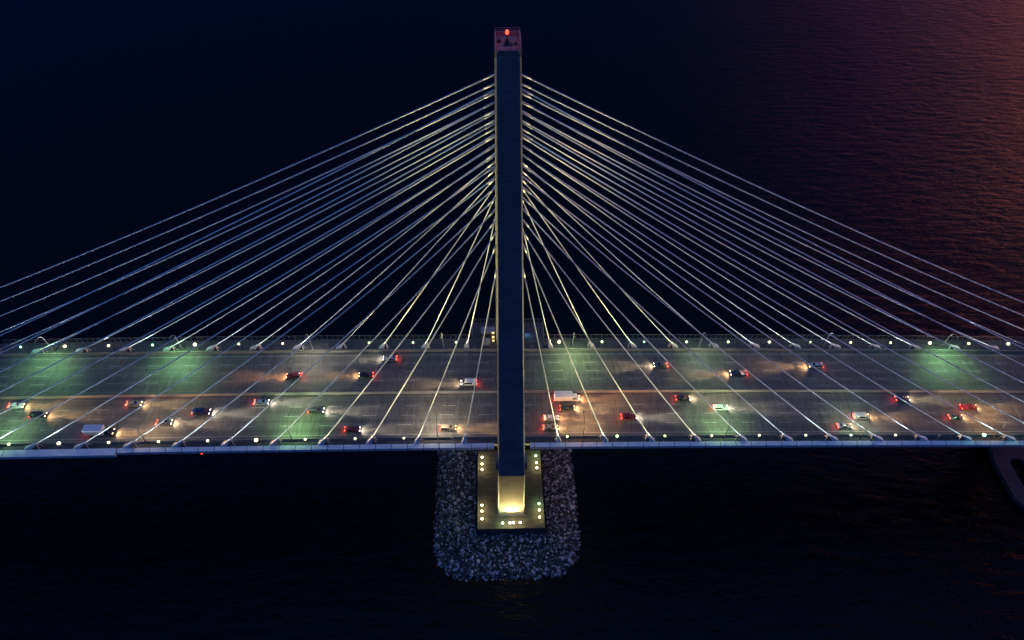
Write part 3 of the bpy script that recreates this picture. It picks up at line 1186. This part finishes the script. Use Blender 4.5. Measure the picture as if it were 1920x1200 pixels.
# station lists: x, half width, sill z, belt z, roof half width, roof z, (front = +x)
SEDAN = dict(len=4.7, st=[(-2.35, .70, .42, .80, .66, .88), (-2.25, .84, .26, .86, .78, .98), (-1.65, .90, .22, .90, .80, 1.03), (-1.05, .91, .21, .92, .60, 1.40),
                          (-0.35, .91, .21, .92, .62, 1.46), (0.25, .91, .21, .91, .61, 1.43), (1.10, .91, .21, .88, .76, .98), (1.85, .88, .22, .80, .74, .90),
                          (2.25, .80, .26, .68, .66, .76), (2.35, .66, .40, .58, .56, .62)], glass=(2, 6), wheels=(1.42, -1.38))
SUV = dict(len=4.8, st=[(-2.40, .74, .48, .96, .62, 1.10), (-2.32, .90, .30, 1.02, .66, 1.50), (-2.05, .94, .27, 1.05, .70, 1.72), (-1.2, .95, .26, 1.05, .71, 1.76),
                        (-0.2, .95, .26, 1.05, .71, 1.75), (0.45, .95, .26, 1.03, .68, 1.68), (1.15, .95, .26, 1.00, .80, 1.10), (1.95, .92, .27, .94, .80, 1.03),
                        (2.32, .86, .32, .84, .74, .92), (2.42, .72, .46, .72, .62, .78)], glass=(1, 6), wheels=(1.45, -1.42))
VAN = dict(len=5.4, st=[(-2.70, .86, .45, 1.15, .78, 1.95), (-2.62, .96, .30, 1.20, .84, 2.12), (-1.2, .99, .28, 1.20, .86, 2.20), (0.4, .99, .28, 1.20, .86, 2.20),
                        (1.15, .99, .28, 1.18, .82, 2.05), (1.95, .98, .28, 1.10, .84, 1.22), (2.50, .94, .30, .95, .80, 1.02), (2.70, .82, .42, .78, .68, .86)],
           glass=(2, 5), wheels=(1.65, -1.60))
PICKUP = dict(len=5.6, st=[(-2.80, .88, .50, 1.02, .86, 1.06), (-2.72, .95, .36, 1.06, .90, 1.10), (-0.75, .97, .32, 1.06, .90, 1.12), (-0.60, .97, .32, 1.08, .70, 1.76),
                           (0.20, .97, .32, 1.08, .72, 1.82), (0.75, .97, .32, 1.08, .70, 1.76), (1.40, .97, .32, 1.06, .84, 1.16), (2.25, .95, .34, 1.00, .82, 1.08),
                           (2.70, .90, .40, .90, .76, .98), (2.80, .78, .52, .80, .66, .86)], glass=(2, 6), wheels=(1.80, -1.75))


def make_vehicle(spec, name, pm):
    root = bpy.data.objects.new(name, None)
    root.empty_display_size = 0.5
    COL.objects.link(root)
    st = spec['st']
    m_ = MB()
    secs = []
    for (x_, w, zs_, zb, wr, zr) in st:
        zm = zs_ + (zb - zs_) * 0.55
        secs.append([(x_, -w * 0.90, zs_), (x_, w * 0.90, zs_), (x_, w * 0.99, zs_ + 0.12), (x_, w, zm), (x_, w * 0.95, zb),
                     (x_, wr, zr - 0.05), (x_, wr * 0.82, zr), (x_, -wr * 0.82, zr), (x_, -wr, zr - 0.05), (x_, -w * 0.95, zb), (x_, -w, zm), (x_, -w * 0.99, zs_ + 0.12)])
    m_.loft(secs, True, True)
    m_.build('body', pm, root)
    a, b = spec['glass']
    # side glass, windscreen and rear window lie 12 mm proud of the body
    for s in (-1, 1):
        m_ = MB()
        top, bot = [], []
        for (x_, w, zs_, zb, wr, zr) in st[a:b + 1]:
            lo = Vector((x_, s * (w * 0.95 + 0.012), zb + 0.03))
            hi = Vector((x_, s * (wr + 0.012), max(zr - 0.09, zb + 0.05)))
            bot.append(lo)
            top.append(lo.lerp(hi, 0.92))
        n = len(bot)
        m_.add(bot + top, [(i, i + 1, n + i + 1, n + i) for i in range(n - 1)])
        m_.build('side_window', MAT['glass'], root)
    for (i0, i1, nm) in ((b, b - 1, 'windscreen'), (a, a + 1, 'rear_window')):
        x0, w0, _, _, wr0, zr0 = st[i0]
        x1, w1, _, _, wr1, zr1 = st[i1]
        if abs(zr1 - zr0) < 0.15:
            continue
        sx = 0.02 if i0 > i1 else -0.02
        m_ = MB()
        p0 = [(x0 + (x1 - x0) * 0.1 + sx, yy_ * wr0 * 0.80, zr0 + (zr1 - zr0) * 0.1 + 0.015) for yy_ in (-1, 1)]
        p1 = [(x0 + (x1 - x0) * 0.92 + sx, yy_ * wr1 * 0.80, zr0 + (zr1 - zr0) * 0.92 + 0.015) for yy_ in (1, -1)]
        m_.add(p0 + p1, [(0, 1, 2, 3)])
        m_.build(nm, MAT['glass'], root)
    hw_ = max(s_[1] for s_ in st)
    if spec is TRUCK:
        m_ = MB()
        m_.box(-4.2, 1.6, -1.2, 1.2, 0.95, 3.3, 0.06)
        m_.build('cargo_box', MAT['fairing'], root)
        m_ = MB()
        m_.box(-4.1, 2.2, -0.5, 0.5, 0.5, 0.94, 0.03)
        m_.build('chassis', MAT['black'], root)
    wm = None
    for wx in spec['wheels']:
        for s in (-1, 1):
            if wm is None:
                wm = wheel_mesh().build('wheel', MAT['black'], root)
                wo_ = wm
                m_ = MB()
                m_.tube([(0, -0.13, 0), (0, 0.13, 0)], 0.2, 12)
                rim = m_.build('rim', MAT['rim'], wm)
            else:
                wo_ = wm.copy()
                COL.objects.link(wo_)
                wo_.parent = root
                rc = rim.copy()
                COL.objects.link(rc)
                rc.parent = wo_
            wo_.location = (wx, s * (hw_ - 0.10), 0.33)
    f, r = st[-1], st[0]
    f2, r2 = st[-2], st[1]
    for s in (-1, 1):
        m_ = MB()
        m_.box(f2[0] - 0.10, f2[0] + 0.08, s * f2[1] * 0.72 - 0.17, s * f2[1] * 0.72 + 0.17, f2[3] - 0.10, f2[3] + 0.06, 0.03)
        m_.build('headlight', None, root)
        m_ = MB()
        if spec is TRUCK:
            r = (-4.2, 1.2, .6, 1.1, 1.1, 1.2)
            r2 = r
        m_.box(r[0] - 0.04, r2[0] + 0.02, s * r2[1] * 0.80 - 0.15, s * r2[1] * 0.80 + 0.15, r2[3] - 0.16, r2[3] + 0.06, 0.03)
        m_.build('tail_light', MAT['tail'], root)
        m_ = MB()
        mx_ = st[b][0] - 0.25
        m_.box(mx_ - 0.06, mx_ + 0.06, s * (hw_ + 0.02) - 0.0 - (0.2 if s < 0 else 0), s * (hw_ + 0.02) + (0.2 if s > 0 else 0), st[b][3] + 0.02, st[b][3] + 0.16, 0.02)
        m_.build('mirror', pm, root)
    return root


PAINTS = {'silver': ((0.42, 0.43, 0.44), .6), 'white': ((0.72, 0.72, 0.70), 0), 'black': ((0.012, 0.012, 0.014), .2), 'dark blue': ((0.015, 0.03, 0.09), .4),
          'dark red': ((0.16, 0.012, 0.012), .3), 'grey': ((0.12, 0.12, 0.125), .5), 'beige': ((0.36, 0.31, 0.23), .3), 'dark green': ((0.02, 0.06, 0.035), .3)}
TRUCK = dict(len=8.4, st=[(1.70, .98, .55, 1.30, .92, 1.40), (1.75, 1.05, .42, 1.45, .86, 2.30), (2.5, 1.06, .40, 1.45, .88, 2.42), (3.1, 1.06, .40, 1.42, .86, 2.30),
                          (3.45, 1.05, .42, 1.35, .94, 1.52), (4.05, 1.02, .45, 1.20, .90, 1.30), (4.20, .90, .55, 1.0, .80, 1.08)], glass=(1, 4), wheels=(3.2, -2.6))
KINDS = {'truck': (TRUCK, 'box_truck'), 'sedan': (SEDAN, 'parked_sedan'), 'suv': (SUV, 'suv'), 'van': (VAN, 'van'), 'pickup': (PICKUP, 'pickup_truck')}
WH, CR, AM, DO = (1.0, 0.86, 0.66), (1.0, 0.72, 0.44), (1.0, 0.56, 0.24), (1.0, 0.42, 0.16)
# lane, X start and end of the travelled stretch in the photograph, kind, paint, headlamp colour, strength
VEH = [('A', -52, -32, 'sedan', 'silver', WH, .6), ('C', -82, -63.5, 'suv', 'dark red', DO, 1.2), ('C', -61, -38, 'sedan', 'black', AM, .9), ('D', -27, -4, 'van', 'white', CR, .9),
       ('B', 36, 63, 'sedan', 'grey', CR, .9), ('C', 65.5, 86.5, 'pickup', 'dark blue', AM, .9), ('B', 90, 117, 'suv', 'silver', AM, 1.1),
       ('1', -162, -149, 'sedan', 'white', AM, .9), ('2', -157.6, -134.7, 'suv', 'black', AM, .8), ('1', -129, -107, 'sedan', 'beige', AM, 1.0), ('2', -108.6, -82, 'van', 'dark blue', WH, .9),
       ('1', -89, -66.7, 'sedan', 'silver', WH, 1.0), ('3', -116, -97, 'sedan', 'grey', CR, 1.0), ('4', -136.7, -111.7, 'truck', 'dark blue', AM, 1.0), ('2', -72.7, -46.4, 'suv', 'grey', WH, .9),
       ('4', -59, -36, 'sedan', 'dark red', WH, .8), ('4', -29, -7, 'suv', 'beige', AM, 1.2), ('1', 9, 31.4, 'truck', 'white', DO, 1.5), ('2', 8.6, 31.5, 'sedan', 'dark green', AM, 1.4),
       ('3', 4.7, 24, 'sedan', 'white', DO, .9), ('3', 27.5, 51.6, 'suv', 'dark red', WH, 1.0), ('4', 5.4, 21.8, 'sedan', 'beige', AM, 1.0), ('1', 46.3, 70.8, 'sedan', 'black', CR, 1.1),
       ('2', 58.8, 81.4, 'suv', 'white', WH, .9), ('1', 121.7, 143, 'sedan', 'dark blue', CR, .9), ('3', 105, 125.9, 'van', 'silver', AM, 1.2), ('4', 99.4, 117.4, 'sedan', 'silver', CR, .7),
       ('2', 143.8, 163.2, 'pickup', 'dark red', AM, 1.1), ('3', 138, 156.3, 'sedan', 'grey', AM, 1.2)]
LANE = {'A': 13.9, 'B': 10.4, 'C': 6.9, 'D': 3.4, '1': -3.3, '2': -6.85, '3': -10.4, '4': -13.9}
LNAME = {'A': 'outer far lane', 'B': 'second far lane from footway', 'C': 'second far lane from median', 'D': 'far lane beside the median',
         '1': 'near lane beside the median', '2': 'second near lane from median', '3': 'third near lane from median', '4': 'outermost near lane'}
proto = {}
seen_lab = {}


def set_paint(o, pm):
    o.data = o.data.copy()
    o.data.materials.clear()
    o.data.materials.append(pm)


def copy_thing(o):
    c = o.copy()
    COL.objects.link(c)
    for ch in o.children:
        d_ = ch.copy()
        COL.objects.link(d_)
        d_.parent = c
        for g in ch.children:
            e_ = g.copy()
            COL.objects.link(e_)
            e_.parent = d_
    return c


for i, (ln, xa, xb, kd, pn, hc, hs) in enumerate(VEH):
    col, metal = PAINTS[pn]
    pm = paint(pn.replace(' ', '_'), col, metal)
    if kd not in proto:
        proto[kd] = make_vehicle(KINDS[kd][0], {'sedan': 'sedan', 'suv': 'suv', 'van': 'van', 'pickup': 'pickup_truck', 'truck': 'box_truck'}[kd], pm)
        bare = copy_thing(proto[kd]) if False else None
        v = proto[kd]
        first = True
    else:
        src = proto[kd]
        v = src.copy()
        COL.objects.link(v)
        for ch in src.children:
            if ch.type == 'LIGHT':
                continue
            d_ = ch.copy()
            COL.objects.link(d_)
            d_.parent = v
            for g in ch.children:
                e_ = g.copy()
                COL.objects.link(e_)
                e_.parent = d_
        first = False
    y = LANE[ln]
    fwd = 1 if y < 0 else -1
    x = xa + (xb - xa) * (0.42 if fwd > 0 else 0.58)
    sl = -0.02793 - 2 * 6.436e-5 * x
    v.location = (x, y + random.uniform(-0.15, 0.15), dz(x) + 0.004)
    v.rotation_euler = (0, -math.atan(sl) * fwd, 0 if fwd > 0 else pi)
    hm = lens(hc, 26.0)
    for ch in v.children:
        nm = ch.name.split('.')[0]
        if nm == 'headlight':
            set_paint(ch, hm)
        elif nm in ('body', 'mirror'):
            set_paint(ch, pm)
    side = 'left' if x < 0 else 'right'
    L0 = KINDS[kd][0]['len'] / 2
    tag(v, '%s %s with lit lamps, %s, %s of tower' % ({'truck': 'pale-boxed ' + pn + ' cab'}.get(kd, pn), {'suv': 'SUV', 'pickup': 'pickup truck', 'truck': 'box truck'}.get(kd, kd), LNAME[ln], side),
        {'pickup': 'pickup truck', 'suv': 'car', 'sedan': 'car', 'van': 'van', 'truck': 'truck'}[kd], 'traffic on the bridge')
    lamp('headlight_beam', 'SPOT', v, (L0 + 0.1, 0, 0.8), P_HEAD * hs, hc, 0.8, (1, 0, -0.042), 15, 1.0).scale = (2.6, 1, 1)
    ar = lamp('headlight_spread', 'AREA', v, (L0 + 0.12, 0, 0.8), 260 * hs, hc, 0.2, (1, 0, -0.26))
    ar.data.shape = 'RECTANGLE'
    ar.data.size, ar.data.size_y = 1.5, 0.3
    ar.data.spread = radians(140)
    lamp('tail_glow', 'POINT', v, (-L0 - 0.45, 0, 0.9), 90, (1.0, 0.06, 0.03), 0.25)
